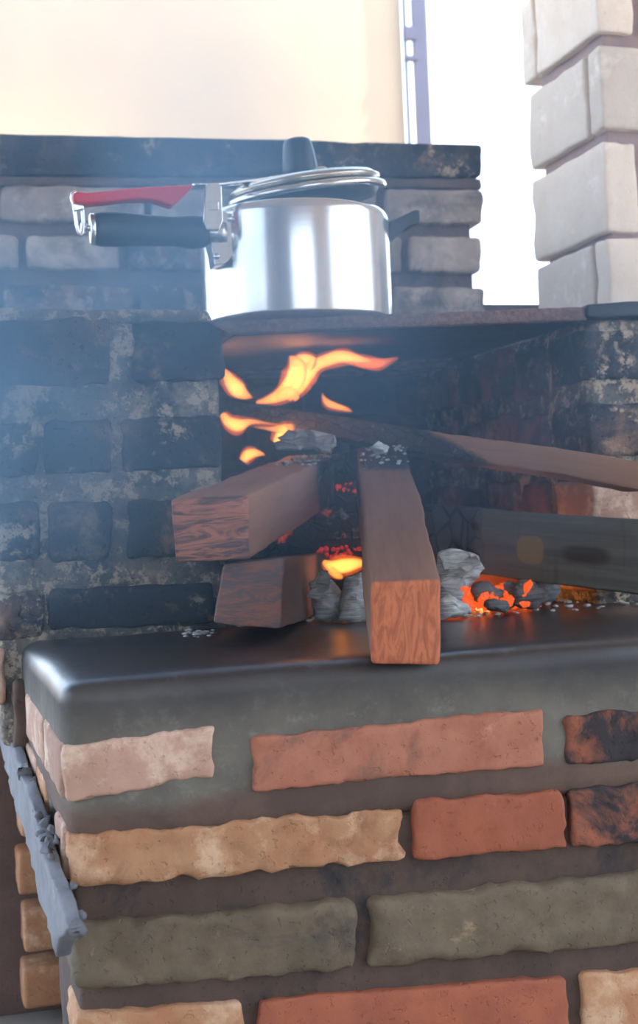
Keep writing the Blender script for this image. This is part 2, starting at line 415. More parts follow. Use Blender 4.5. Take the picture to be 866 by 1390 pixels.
# wall behind the camera with a wide doorway
WF = empty('wall_front', (0, -2.6, 0)); struct(WF)
slab('wall_panel', -2.6, -1.1, -2.7, -2.55, 0, 2.6, PLAST, WF); slab('wall_panel', .9, 2.6, -2.7, -2.55, 0, 2.6, PLAST, WF)
slab('lintel', -1.1, .9, -2.7, -2.55, 2.2, 2.6, PLAST, WF)
struct(slab('wall_left', -2.6, -2.45, -2.55, -.9, 0, 2.6, PLAST))
struct(slab('wall_right', 2.45, 2.6, 1.4, 2.6, 0, 2.6, PLAST))
# cream house wall beyond the stove
YW = 4.3
xe = onY(547, 100, YW).x
struct(slab('wall_back', -.15, xe - .0, YW, YW + .2, -.1, 3.6, CREAM))

# ------------------------------------------------------------------ post with hinges beside the cream wall
PO = empty('metal_door_frame', (onY(570, 100, YW).x, YW, -.1)); tag(PO, 'grey violet painted metal frame post with hinges at the edge of the cream wall', 'door frame')
xa = onY(559, 100, YW).x; xb = onY(578, 100, YW).x
slab('post', xa, xb, YW - .03, YW - .012, -.1, 3.4, POSTM, PO)
for (y0, y1) in ((41, 58), (80, 86)):
    za = onY(560, y0, YW).z; zb = onY(560, y1, YW).z
    slab('hinge', xe, xa + .012, YW - .035, YW - .01, zb, za, POSTM, PO)
slab('jamb_strip', xe + .001, xe + .008, YW - .03, YW - .012, -.1, 3.4, POSTM, PO)

# ------------------------------------------------------------------ the stove
YB, YS = 1.05, 1.44                     # front of the hearth ledge, front of the stove walls
XB = .0965                              # left face of the ledge
XO0, XO1 = .315, .737                   # fire opening
ST = empty('wood_stove', (.65, 1.5, 0)); tag(ST, 'soot-blackened brick wood stove with an open fire chamber and a cement hearth ledge', 'stove')

def bq(quad, Y, proud=.004, depth=.06, mat=BR_RED, parent=None, name='brick', back=None, **k):
    k.setdefault('n', (22, 7, 2)); k.setdefault('r', .004); k.setdefault('amp', .003); k.setdefault('freq', 55)
    fr = [onY(x, y, Y) - Vector((0, proud, 0)) for (x, y) in quad]
    vs, fs, uv = hexa(fr, Vector((0, depth, 0)), seed=random.random() * 20, **k)
    return put(name, vs, fs, mat, parent, True, uv)

# hearth ledge: rendered cap + core + bricks
cap = block('hearth_ledge', XB, 1.25, YB, 1.62, .355, .483, HEARTH, ST, n=(40, 8, 12), r=.018, amp=.0012, freq=25, amp2=.003, freq2=6)
core = block('ledge_base', XB + .004, 1.25, YB + .006, YB + .16, 0, .36, MO_DARKBROWN, ST, n=(40, 12, 4), r=.006, amp=.0015, freq=30, amp2=.002)
k1 = dict(mat=BR_CREAM)
L = cap
bq([(86, 1012), (289, 985), (292, 1052), (90, 1090)], YB, .004, .07, BR_CREAM, L)
bq([(340, 1000), (736, 961), (738, 1038), (343, 1073)], YB, .005, .07, BR_SALMON, L, n=(36, 7, 2))
bq([(764, 972), (930, 955), (930, 1025), (768, 1037)], YB, .004, .07, BR_BURNT, L)
L = core
bq([(94, 1132), (543, 1098), (549, 1165), (98, 1207)], YB, .002, .07, BR_TAN, L, n=(44, 8, 2), amp=.0045)
bq([(563, 1086), (762, 1074), (770, 1152), (561, 1170)], YB, .002, .07, BR_RED, L)
bq([(772, 1072), (930, 1060), (930, 1142), (778, 1152)], YB, .002, .07, BR_BURNT, L)
bq([(98, 1255), (484, 1222), (486, 1318), (100, 1345)], YB, .004, .07, BR_GREYCOAT, L, n=(36, 8, 2), r=.008, amp=.004)
bq([(500, 1219), (930, 1180), (930, 1275), (502, 1314)], YB, .004, .07, BR_GREYCOAT, L, n=(36, 8, 2), r=.008, amp=.004)
bq([(104, 1375), (330, 1360), (332, 1450), (106, 1465)], YB, .002, .07, BR_TAN, L)
bq([(350, 1358), (770, 1325), (772, 1410), (352, 1445)], YB, .002, .07, BR_RED, L)
bq([(790, 1322), (960, 1305), (960, 1390), (792, 1405)], YB, .002, .07, BR_TAN, L)
# brick ends showing on the left flank of the ledge
def side_brick(y0, y1, z0, z1, mat, proud, parent, X=XB, nm='brick', **k):
    k.setdefault('n', (6, 4, 2)); k.setdefault('r', .005); k.setdefault('amp', .002)
    fr = [(X - proud, y1, z1), (X - proud, y0, z1), (X - proud, y0, z0), (X - proud, y1, z0)]
    vs, fs, uv = hexa(fr, Vector((.05, 0, 0)), seed=random.random() * 9, **k)
    return put(nm, vs, fs, mat, parent, True, uv)
flank = block('ledge_flank', XB + .001, XB + .10, YB + .15, YS + .02, .325, .40, MO_GREY, ST, n=(3, 4, 12), r=.005, amp=.002)
side_brick(1.062, 1.20, .392, .436, BR_CREAM, .002, cap)
side_brick(1.215, 1.40, .392, .436, BR_CREAM, .003, cap)
side_brick(1.07, 1.13, .330, .374, BR_CREAM, .002, core)
side_brick(1.215, 1.30, .335, .382, BR_TAN, .002, flank)
side_brick(1.315, 1.43, .340, .384, BR_CREAM, .002, flank)
# blue-grey cement ramp along the flank, with a rough upper edge
q = [onX(-12, 975, .09), onX(20, 1020, .088), onX(90, 1268, .088), onX(98, 1330, .088), onX(70, 1285, .086), onX(-8, 968 + 22, .086)]
fr = [onX(-4, 940, .082), onX(92, 1262, .082), onX(74, 1300, .080), onX(-4, 992, .080)]
vs, fs, uv = hexa(fr, Vector((.011, 0, 0)), n=(36, 4, 2), r=.003, amp=.0025, freq=70, amp2=.002)
put('cement_ramp', vs, fs, SLABM, ST, True, uv)
random.seed(3)
parts = []
for i in range(34):
    t = random.random() ** .8
    c = Vector(fr[0]).lerp(Vector(fr[1]), t) + Vector((random.uniform(.002, .012), random.uniform(-.004, .004), random.uniform(-.006, .003)))
    r = random.uniform(.002, .006)
    v, f = lathe([(0, -r), (r * .8, -r * .55), (r, 0), (r * .75, r * .6), (0, r)], c, 8)
    v = [p + noise.noise_vector(p * 160) * r * 1.1 for p in v]
    parts.append((v, f))
tag(put('mortar_crumbs', *merge(*parts), SLABM, ST), kind='stuff')

# left stove wall
LW = block('left_stove_wall', .074, XO0 - .004, YS + .005, 2.0, .375, .806, MO_SOOT, ST, n=(16, 22, 12), r=.008, amp=.002, freq=35, amp2=.003)
rowA = [[(-4, 430), (150, 430), (150, 522), (-4, 524)], [(183, 432), (304, 438), (306, 516), (183, 520)]]
rowB = [[(-4, 574), (50, 571), (50, 645), (-4, 648)], [(60, 571), (152, 568), (152, 640), (60, 644)], [(166, 567), (300, 562), (302, 634), (166, 640)]]
rowC = [[(-4, 684), (55, 682), (55, 760), (-4, 763)], [(66, 682), (153, 680), (151, 760), (66, 762)], [(174, 680), (300, 674), (300, 752), (174, 760)]]
rowD = [[(-4, 806), (60, 802), (60, 866), (-4, 870)], [(66, 800), (292, 792), (292, 846), (66, 856)]]
for row, mats in ((rowA, (BR_SOOT, BR_SOOT)), (rowB, (BR_SOOTW, BR_SOOT, BR_SOOT)), (rowC, (BR_SOOT, BR_SOOT, BR_SOOT)), (rowD, (BR_SOOTW, BR_SOOT))):
    for qd, mt in zip(row, mats): bq(qd, YS, .0005, .08, mt, LW, n=(10, 6, 2), r=.006, amp=.003)
bq([(17, 925), (60, 922), (60, 1020), (20, 1024)], YS - .015, .004, .06, MO_DARKBROWN, LW, n=(4, 6, 2))
bq([(-4, 880), (8, 878), (8, 955), (-4, 958)], YS, .002, .06, BR_CREAM, LW, n=(4, 6, 2))
# right stove wall: front and chamber side
RW = block('right_stove_wall', XO1 + .003, 1.25, YS + .005, 2.0, .47, .806, MO_SOOT, ST, n=(20, 22, 18), r=.008, amp=.0025, freq=35, amp2=.003)
for (qa, mt) in (([(800, 446), (930, 442), (930, 512), (801, 516)], BR_SOOT), ([(800, 546), (930, 540), (930, 614), (801, 620)], BR_SOOTW),
                 ([(800, 650), (930, 645), (930, 716), (801, 722)], BR_CREAM), ([(800, 752), (930, 745), (930, 800), (801, 806)], BR_CREAM)):
    z1 = (onY(qa[0][0], qa[0][1], YS)).z; z0 = onY(qa[3][0], qa[3][1], YS).z
    block('brick', XO1 - .002, XO1 + .21, YS - .001, YS + .098, z0, z1, mt, RW, n=(8, 5, 5), r=.007, amp=.003, freq=40)
    y = YS + .113; i = 0
    while y < 1.98:
        ln = .075 if i % 2 == 0 else .1
        block('brick', XO1 - .004 - .004 * random.random(), XO1 + .05, y, min(y + ln, 1.99), z0 + random.uniform(-.006, .004), z1 + random.uniform(-.004, .006), BR_CHAMBER, RW,
              n=(2, 6, 5), r=.007, amp=.006, freq=34)
        y += ln + .014; i += 1
# chamber back wall
BW = block('chamber_back_wall', .1, 1.0, 1.995, 2.06, .47, .806, MO_CHAMBER, ST, n=(30, 14, 1), r=.004, amp=.002)
random.seed(11)
for i in range(5):
    z0 = .485 + i * .064; x = .12 + (i % 2) * .07
    while x < .93:
        block('brick', x, x + .13, 1.985, 2.03, z0, z0 + .05, BR_CHAMBER2, BW, n=(4, 3, 1), r=.006, amp=.003); x += .145
# lintel slab at the right of the plate
vs, fs, uv = hexa([onY(798, 412, 1.43), onY(1000, 402, 1.43), onY(1000, 426, 1.43), onY(798, 432, 1.43)], Vector((0, .16, 0)), n=(8, 2, 3), r=.004, amp=.0015)
put('coping', vs, fs, IRONDK, ST, True, uv)
# stove top (behind the plate)
block('stove_top', .06, 1.25, 1.80, 2.05, .80, .822, MO_SOOT, ST, n=(20, 1, 4), r=.005, amp=.002)
block('stove_top', XO1 + .10, 1.25, 1.46, 1.82, .80, .822, MO_SOOT, ST, n=(6, 1, 4), r=.004, amp=.001)
# rounded shoulder of render at the top of the left wall
vs, fs, uv = hexa([onY(-6, 418, YS), onY(283, 421, YS), onY(290, 440, YS), onY(-6, 436, YS)], Vector((0, .35, 0)), n=(20, 2, 4), r=.004, amp=.0015)
put('wall_render', vs, fs, MO_SOOT, ST, True, uv)

# far wall seen under the left end of the stove
FB = block('stove_footing', .03, .60, 1.76, 1.9, 0, .40, MO_BROWN, ST, n=(10, 10, 1), r=.004, amp=.002)
for i in range(5):
    z1 = .345 - i * .0685
    x0 = .098 + (.004 if i % 2 else 0)
    block('brick', x0, x0 + .16, 1.705, 1.80, z1 - .050, z1, BR_TAN, FB, n=(4, 3, 3), r=.006, amp=.002)
    block('brick', x0 + .18, x0 + .36, 1.715, 1.80, z1 - .050, z1, BR_TAN, FB, n=(4, 3, 3), r=.006, amp=.002)

# ------------------------------------------------------------------ cooking plate
vs, fs, uv = hexa([onY(279, 436, 1.436), onY(798, 416, 1.436), onY(798, 434, 1.436), onY(312, 453, 1.436)], Vector((.0, .37, .0)), n=(40, 2, 4), r=.003, amp=.0012, freq=80)
tag(put('cooking_plate', vs, fs, RUST, None, True, uv), 'rusty iron cooking plate over the fire, under the pressure cooker', 'plate')

vs, fs, uv = hexa([onY(318, 452, 1.446), onY(796, 433, 1.446), onY(796, 436, 1.446), onY(318, 456, 1.446)], Vector((0, .35, 0)), n=(20, 1, 4), r=.001, amp=.0008)
put('sooty_underside', vs, fs, IRONDK, D.objects['cooking_plate'], True, uv)

# ------------------------------------------------------------------ low sooty wall behind
YL = 2.08
LB = empty('low_brick_wall', (.45, YL, 0)); tag(LB, 'low sooty brick wall with a black cap standing behind the pressure cooker', 'wall')
xr = onY(653, 300, YL).x
lcore = block('mortar', .10, xr - .014, YL + .01, YL + .11, .0, onY(400, 200, YL).z - .01, MO_LOW, LB, n=(30, 14, 2), r=.006, amp=.003, freq=20)
vs, fs, uv = hexa([onY(-45, 179, YL), onY(656, 195, YL), onY(656, 240, YL), onY(-45, 238, YL)], Vector((0, .13, 0)), n=(30, 3, 3), r=.007, amp=.0025)
put('cap', vs, fs, BR_SOOT, LB, True, uv)
bq([(-44, 240), (655, 242), (655, 256), (-44, 252)], YL, -.001, .09, MO_LOW, LB, name='mortar_course', n=(30, 2, 2), r=.004, amp=.003)
def lb(x0, x1, ya, yb, mt): return bq([(x0, ya), (x1, ya + 2), (x1, yb + 2), (x0, yb)], YL, .003, .10, mt, LB, n=(8, 4, 2), r=.008, amp=.003)
for (x0, x1, ya, yb, mt) in ((-45, -12, 254, 302, BR_PALE), (0, 196, 252, 300, BR_PALE), (206, 400, 254, 302, BR_PALE), (412, 512, 256, 304, BR_PALE), (524, 656, 256, 303, BR_PALE),
                             (-42, 25, 318, 364, BR_PALE), (36, 162, 319, 365, BR_PALE), (172, 300, 320, 366, BR_SOOTW), (310, 430, 320, 366, BR_PALE), (440, 545, 320, 368, BR_PALE), (556, 654, 320, 369, BR_PALE),
                             (-44, -4, 386, 432, BR_SOOT), (6, 180, 386, 432, BR_SOOTW), (190, 372, 386, 432, BR_SOOT), (382, 524, 386, 432, BR_SOOT), (534, 659, 389, 434, BR_PALE)):
    lb(x0, x1, ya, yb, mt)
slab('sill', xr - .05, onY(730, 400, YL).x + .1, YL - .0, YL + .1, .7, onY(690, 413, YL).z, MO_BROWN, LB)

# ------------------------------------------------------------------ whitewashed pillar
YP = 1.60
XP = onY(818, 180, YP).x
PP = empty('brick_pillar', (XP + .12, YP + .1, .82)); tag(PP, 'whitewashed brick pillar standing on the right end of the stove', 'pillar')
ydepth = .215
pc = block('mortar', XP + .012, XP + .30, YP + .012, YP + ydepth - .018, .815, 1.75, MO_PALEBROWN, PP, n=(8, 30, 6), r=.004, amp=.0015)
def PZ(y): return onY(818, y, YP).z
def pb(x0, x1, y0, y1, za, zb): 
    return block('brick', XP + x0, XP + x1, YP + y0, YP + y1, za, zb, BR_WHITE, PP, n=(5, 5, 6), r=.005, amp=.003, freq=30)
zc = [(PZ(318) + .0, PZ(186)), (PZ(456), PZ(324)), (PZ(174), PZ(60)), (PZ(44), PZ(-80)), (PZ(-92), PZ(-205)), (PZ(-217), PZ(-330))]
zc = [(PZ(452), PZ(322)), (PZ(314), PZ(192)), (PZ(174), PZ(62)), (PZ(42), PZ(-78)), (PZ(-95), PZ(-210))]
for i, (za, zb) in enumerate(zc):
    if i % 2 == 0:        # short corner brick, long face to the front, second brick behind
        pb(0, .22, 0, .034, za, zb); pb(.0, .1, .046, ydepth, za, zb); pb(.235, .32, .0, .1, za, zb)
    else:
        pb(-.001, .047 if i == 1 else .05, 0, ydepth - (.0 if i == 1 else .035), za, zb); pb(.066, .28, 0, .1, za, zb)
        if i != 1: pb(0, .1, ydepth - .026, ydepth + .015, za, zb)

# ------------------------------------------------------------------ pressure cooker
PC = Vector((.4425, 1.60, .8165)); R = .1125
cooker = empty('pressure_cooker', PC); tag(cooker, 'aluminium pressure cooker with black handles and a red lid lever on the cooking plate', 'pressure cooker')
Hh = onY(405, 264, PC.y - R).z - PC.z
prof = [(0, 0), (R - .006, 0), (R - .001, .004), (R, .010), (R, Hh - .012), (R - .001, Hh - .006), (R - .004, Hh - .002), (R - .009, Hh), (R - .012, Hh - .003), (R - .005, Hh - .014), (R - .005, .006), (0, .005)]
put('pot_body', *lathe(prof, PC, 96), ALU, cooker)
# lid: tilted, raised on the right
import mathutils
lc = onY(416, 262, PC.y - .01) ; lc.y = PC.y - .005
tilt = mathutils.Euler((math.radians(4), math.radians(-7.5), 0)).to_quaternion()
LR = .094
lid = put('lid', *lathe([(0, .020), (.03, .0195), (.06, .018), (.082, .0155), (LR - .008, .0125), (LR - .004, .0105), (LR - .0035, .007), (LR - .009, .0045), (LR - .02, .004), (0, .006)], lc, 96, tilt), STAINED, cooker)
put('lid_flange', *lathe([(LR - .03, .004), (LR - .004, .003), (LR + .002, .000), (LR + .003, -.004), (LR - .001, -.007), (LR - .006, -.006), (LR - .008, -.002), (LR - .03, -.001)], lc, 96, tilt), STEEL, lid)
put('lid_underside', *lathe([(LR - .006, -.004), (LR - .012, -.013), (LR - .03, -.017), (0, -.018), (0, -.012), (LR - .02, -.010), (LR - .012, .0)], lc, 64, tilt), GASKET, lid)
# weight valve / knob
vt = onY(408, 236, PC.y); vt2 = onY(404, 189, PC.y)
ka = mathutils.Euler((0, math.radians(-4), 0)).to_quaternion()
hk = (vt2 - vt).length
knob = put('lid_knob', *lathe([(0, -.008), (.0205, -.008), (.0212, .004), (.0205, .012), (.019, hk * .6), (.0172, hk - .006), (.0155, hk - .002), (.012, hk), (0, hk)], vt, 40, ka), BLACKP, lid)
nut = onY(436, 232, PC.y - .03)
put('safety_valve', *lathe([(0, -.004), (.0085, -.004), (.009, .001), (.006, .004), (0, .0045)], nut, 20), NUTM, lid)
# black handle on the left
hy = PC.y - .062
def P(x, y, Y=hy): return onY(x, y, Y)
hp = [P(123, 311), P(128, 311), P(136, 311), P(160, 311), P(200, 313), P(235, 314), P(262, 315), P(276, 315), P(284, 315)]
pxm = 1.66 / FPX
hr = [r * pxm for r in (15, 20, 22, 22.5, 20, 19, 22, 20, 15)]
handle = put('handle', *tube(hp, hr, 24, flat=.75), BLACKP, cooker)
put('end_plate', *tube([P(121, 311), P(123, 311), P(129, 311)], [16 * pxm, 20 * pxm, 20 * pxm], 24, flat=.75), STEEL, handle)
put('end_bolt', *merge(tube([P(112, 309), P(131, 311)], 4 * pxm, 12), tube([P(109, 309), P(111, 309), P(116, 309), P(118, 309)], [4 * pxm, 7.5 * pxm, 7.5 * pxm, 4 * pxm], 14), tube([P(121, 310), P(123, 310), P(131, 310), P(134, 311)], [4 * pxm, 7.5 * pxm, 7.5 * pxm, 5 * pxm], 14)), STEEL, handle)
# ferrule, bracket plate against the pot, upright tongue
put('ferrule', *tube([P(280, 314), P(284, 314), P(300, 316), P(306, 316)], [14 * pxm, 16.5 * pxm, 15 * pxm, 14 * pxm], 24, flat=.8), STEEL, handle)
def sheet(pts, Y, th, mat, name, parent, dx=0):
    n = len(pts); a = [onY(x, y, Y) for x, y in pts]; b = [p + Vector((dx, th, 0)) for p in a]
    vs = a + b; fs = [tuple(range(n)), tuple(range(2 * n - 1, n - 1, -1))] + [(i, i + n, (i + 1) % n + n, (i + 1) % n) for i in range(n)]
    o = put(name, vs, fs, mat, parent, False)
    bv = o.modifiers.new('bevel', 'BEVEL'); bv.width = min(.0012, abs(th) * .35) ; bv.segments = 2; bv.limit_method = 'ANGLE'
    return o
br = []
for t in range(13):
    an = math.radians(-90 + t * 15); br.append((300 + 21 * math.cos(an), 322 + 37 * math.sin(an)))
sheet([(278, 300), (282, 290)] + br + [(292, 360), (290, 345)], hy - .004, .03, STEEL, 'bracket', cooker)
ton = sheet([(279, 252), (283, 249), (297, 249), (301, 252), (303, 300), (298, 312), (280, 312), (276, 302)], hy - .020, .006, STEEL, 'latch_tongue', cooker)
sheet([(283, 273), (297, 273), (297, 285), (283, 285)], hy - .0208, .002, STEEL, 'stamped_badge', ton)
for (x, y) in ((311, 297), (294, 348)):
    c = onY(x, y, hy - .004); put('rivet', *tube([c + Vector((0, -.004, 0)), c + Vector((0, -.003, 0)), c + Vector((0, .004, 0))], [.0022, .0034, .0036], 12), STEEL, cooker)
# red lever
lever_up = [(265, 250), (240, 251.5), (205, 253), (170, 255.5), (140, 259), (118, 261), (104, 259), (99, 263), (99, 272)]
lever_dn = [(104, 276), (118, 277), (140, 275), (165, 272), (190, 270.5), (210, 272), (225, 277), (234, 280), (250, 266)]
lev = sheet(lever_up + lever_dn, hy - .022, .02, REDP, 'red_lever', lid)
lev.modifiers['bevel'].width = .003
# strap from lever to lid
sa = [P(262, 252, hy - .01), P(300, 251, hy), P(345, 246, PC.y - .02), P(395, 238, PC.y)]
put('lever_strap', *tube(sa, [2.6 * pxm] * 4, 10, flat=3), STEEL, lid)
# chrome hook
hk_pts = [(104, 260), (98, 263), (97, 270), (101, 278), (102, 290), (104, 305), (107, 315), (110, 320), (113, 316), (113, 300), (112, 285), (111, 276)]
put('hook', *tube([P(x, y, hy - .012) for x, y in hk_pts], 2.3 * pxm, 8), STEEL, lev)
sheet([(98, 276), (114, 274), (114, 284), (100, 287)], hy - .016, .005, STEEL, 'hook_clasp', lev)
# helper handle right
sy = PC.y - .01
hh = sheet([(529, 300), (548, 292), (564, 284), (570, 285), (571, 302), (556, 307), (541, 319), (531, 329), (527, 329)], sy - .022, .045, BLACKP, 'side_handle', cooker)
hh.modifiers['bevel'].width = .003

# ------------------------------------------------------------------ firewood
def log(name, quad, Y, tr_to, Yto, length, mat, label, n=(6, 6, 22), r=.0035, amp=.001, amp2=.002, **k):
    fr = [onY(x, y, Y) for x, y in quad]
    d = (onY(tr_to[0], tr_to[1], Yto) - fr[1])
    d = d.normalized() * length
    vs, fs, uv = hexa(fr, d, n=n, r=r, amp=amp, amp2=amp2, freq2=9, seed=len(name), **k)
    o = put(name, vs, fs, mat, None, True, uv)
    return tag(o, label, 'firewood')
log('firewood_log', [(230, 677), (335, 672), (338, 758), (236, 764)], 1.20, (430, 630), 1.50, .50, WOOD_LOG1, 'upper left squared log with streaky red-brown end resting on another log')
log('firewood_log', [(301, 764), (386, 755), (382, 856), (289, 845)], 1.27, (420, 752), 1.44, .36, WOOD_LOG2, 'lower left squared log with grey streaked end lying on the ledge under another log')
log('firewood_log', [(502, 791), (599, 788), (596, 906), (502, 904)], 1.035, (556, 626), 1.45, .53, WOOD_LOG3, 'front centre squared log with bright orange-brown end overhanging the ledge edge', n=(6, 6, 30))
# thin plank reaching from the fire out to the right
a = [onY(880, 628, 1.27), onY(880, 666, 1.27)]
b = [onY(302, 541, 1.78), onY(302, 569, 1.78)]
fr = [a[0] + Vector((0, .05, 0)), a[0], a[1], a[1] + Vector((0, .05, 0))]
bk = [b[0] + Vector((0, .05, 0)), b[0], b[1], b[1] + Vector((0, .05, 0))]
vs, fs, uv = hexa(fr, None, n=(3, 3, 40), r=.003, amp=.0012, amp2=.003, freq2=7, back=bk)
tag(put('firewood_plank', vs, fs, WOOD_STICK, None, True, uv), 'long narrow plank slanting across the flames and out to the right', 'firewood')
# broad grey board
fr = [onY(585, 684, 1.51), onY(900, 708, 1.30), onY(900, 810, 1.30), onY(585, 772, 1.51)]
vs, fs, uv = hexa(fr, Vector((.0, .035, 0)), n=(30, 8, 2), r=.0025, amp=.0008, amp2=.0015)
tag(put('firewood_board', vs, fs, BOARD, None, True, uv), 'broad grey weathered board with a tan knot lying over the embers on the right', 'firewood')
# black charred chunk in the middle
fr = [onY(352, 655, 1.60), onY(492, 612, 1.60), onY(492, 752, 1.60), onY(352, 757, 1.60)]
vs, fs, uv = hexa(fr, Vector((.02, .12, 0)), n=(12, 12, 8), r=.01, amp=.005, freq=35, amp2=.006)
tag(put('charred_log', vs, fs, CHAR_EMBER, None, True, uv), 'black charred wood chunk smouldering between the left logs and the centre log', 'firewood')
fr = [onY(575, 690, 1.66), onY(690, 692, 1.66), onY(690, 775, 1.66), onY(575, 770, 1.66)]
vs, fs, uv = hexa(fr, Vector((.02, .08, 0)), n=(12, 12, 8), r=.01, amp=.004, freq=35, amp2=.006)
put('charred_end', vs, fs, CHAR, D.objects['firewood_board'], True, uv)

# ------------------------------------------------------------------ ash, coals, embers
def rock(c, s, seed, sub=3, amp=.35, fr=1.0, squash=(1, 1, 1), rot=0):
    bm = bmesh.new(); bmesh.ops.create_icosphere(bm, subdivisions=sub, radius=1)
    vs = []
    o = Vector((seed * 2.3, seed * 1.7, seed))
    for v in bm.verts:
        p = v.co.copy(); k = 1 + amp * noise.noise(p * 1.3 * fr + o) + amp * .6 * noise.noise(p * 3.1 * fr + o)
        lay = math.sin((p.z + .4 * noise.noise(p * 2 + o)) * 14) * .035
        p = p * (k + lay)
        p = Vector((p.x * squash[0], p.y * squash[1], p.z * squash[2])) * s
        p = Matrix.Rotation(rot, 3, 'Y') @ p
        vs.append(Vector(c) + p)
    fs = [tuple(v.index for v in f.verts) for f in bm.faces]; bm.free()
    return vs, fs
def chunk(name, x, y, Y, s, mat, label, seed, squash=(1, .7, 1), rot=0, cat='ash', **k):
    v, f = rock(onY(x, y, Y), s, seed, squash=squash, rot=rot, **k)
    return tag(put(name, v, f, mat), label, cat)
def flake(name, pts, Y, bulge, mat, label, cat='ash', seed=0):
    """curled layered ash piece: an irregular outline with thickness and folds"""
    cx = sum(p[0] for p in pts) / len(pts); cy = sum(p[1] for p in pts) / len(pts); n = len(pts) * 3
    o = Vector((seed * 1.9, seed, 0)); rings = []; vs = []; fs = []
    def pt(u):
        u = (u % 1) * len(pts); i = int(u); t = u - i; a = pts[i]; b = pts[(i + 1) % len(pts)]
        return (a[0] + (b[0] - a[0]) * t, a[1] + (b[1] - a[1]) * t)
    levels = [0, .2, .4, .6, .8, .93, 1.0]
    for side in (-1, 1):
        for k in (levels if side == -1 else levels[::-1]):
            ring = []
            for i in range(n):
                x, y = pt(i / n); x = cx + (x - cx) * k; y = cy + (y - cy) * k
                p = onY(x, y, Y)
                hgt = bulge * math.sqrt(max(0, 1 - k * k)) if k < 1 else 0
                p += Vector((0, side * hgt * (1 if side < 0 else .6), 0))
                p += Vector((0, 1, 0)) * (math.sin(p.z * 700 + p.x * 250 + 3 * noise.noise(p * 60 + o)) * .0016 + noise.noise(p * 90 + o) * .005)
                p += noise.noise_vector(p * 70 + o) * .0035
                ring.append(len(vs)); vs.append(p)
            rings.append(ring)
    for a, b in zip(rings, rings[1:]):
        for i in range(n):
            j = (i + 1) % n; fs.append((a[i], b[i], b[j], a[j]))
    return tag(put(name, vs, fs, mat), label, cat)
flake('ash_chunk', [(592, 750), (625, 745), (648, 752), (655, 768), (648, 785), (632, 800), (622, 815), (605, 822), (592, 815)], 1.40, .018, ASHM, 'large pale layered ash piece just right of the centre log', seed=1)
flake('ash_chunk', [(592, 812), (612, 806), (635, 820), (640, 832), (620, 838), (592, 841)], 1.37, .014, ASHM, 'grey ash lump on the hearth at the right foot of the centre log', seed=2)
flake('ash_chunk', [(418, 790), (440, 775), (462, 800), (470, 825), (462, 845), (440, 843), (425, 843)], 1.42, .016, ASHM, 'left one of two pale ash lumps between the lower left log and the centre log', seed=3)
flake('ash_chunk', [(465, 786), (485, 776), (500, 780), (502, 842), (480, 845), (458, 842), (462, 815)], 1.40, .014, ASHM, 'right one of two pale ash lumps between the lower left log and the centre log', seed=4)
flake('ash_flake', [(372, 600), (386, 592), (402, 580), (425, 586), (455, 590), (457, 600), (450, 616), (425, 610), (400, 612), (376, 612)], 1.55, .012, ASHM, 'curled pale ash flake on the burnt end of the upper left log', seed=5)
flake('ash_flake', [(503, 608), (512, 600), (528, 604), (526, 612), (512, 618)], 1.46, .005, ASHM, 'small white ash flake on the burnt rear end of the centre log', seed=6)
def curl(parent, x, y, Y, ln, wd, ang, bend, seed):
    vs = []; fs = []; nu, nv = 10, 6
    c = onY(x, y, Y); ca, sa_ = math.cos(ang), math.sin(ang)
    for side in (0, 1):
        for i in range(nu + 1):
            for j in range(nv + 1):
                u = i / nu; v = j / nv - .5
                th = bend * u; lx = ln * math.sin(th) / bend; ly = ln * (1 - math.cos(th)) / bend
                wv = wd * v * (1 - .5 * u)
                p = Vector((lx * ca, -ly + (.0014 if side else 0), lx * sa_)) + Vector((-sa_ * .8, .6, ca * .8)) * wv
                p += noise.noise_vector(p * 90 + Vector((seed, 0, 0))) * .003
                vs.append(c + p)
    m_ = (nu + 1) * (nv + 1)
    for i in range(nu):
        for j in range(nv):
            a = i * (nv + 1) + j; fs.append((a, a + nv + 1, a + nv + 2, a + 1)); fs.append((a + m_, a + 1 + m_, a + nv + 2 + m_, a + nv + 1 + m_))
    for i in range(nu):
        for j in (0, nv):
            a = i * (nv + 1) + j; fs.append((a, a + nv + 1, a + nv + 1 + m_, a + m_))
    for j in range(nv):
        for i in (0, nu):
            a = i * (nv + 1) + j; fs.append((a, a + 1, a + 1 + m_, a + m_))
    return put('ash_curl', vs, fs, ASHM, parent)
fl_ = D.objects['ash_flake']
for a_ in ((385, 600, 1.53, .022, .02, .9, 1.6, 1), (400, 604, 1.525, .026, .02, .5, 2.0, 2), (430, 600, 1.53, .024, .022, .2, 1.5, 3), (442, 612, 1.52, .020, .012, 1.3, .8, 4), (415, 598, 1.54, .02, .02, 1.2, 1.8, 5), (452, 606, 1.52, .015, .01, 1.9, .9, 6)):
    curl(fl_, *a_)
for k_, a_ in enumerate(((600, 762, 1.385, .03, .02, .2, .7, 7), (612, 780, 1.38, .034, .022, .5, .8, 8), (604, 800, 1.375, .03, .02, .9, .8, 9))):
    curl(D.objects['ash_chunk'], *a_)
for a_ in ((425, 812, 1.40, .022, .016, 1.0, 1.2, 11), (438, 800, 1.395, .022, .016, 1.5, .9, 12)): curl(D.objects['ash_chunk.002'], *a_)
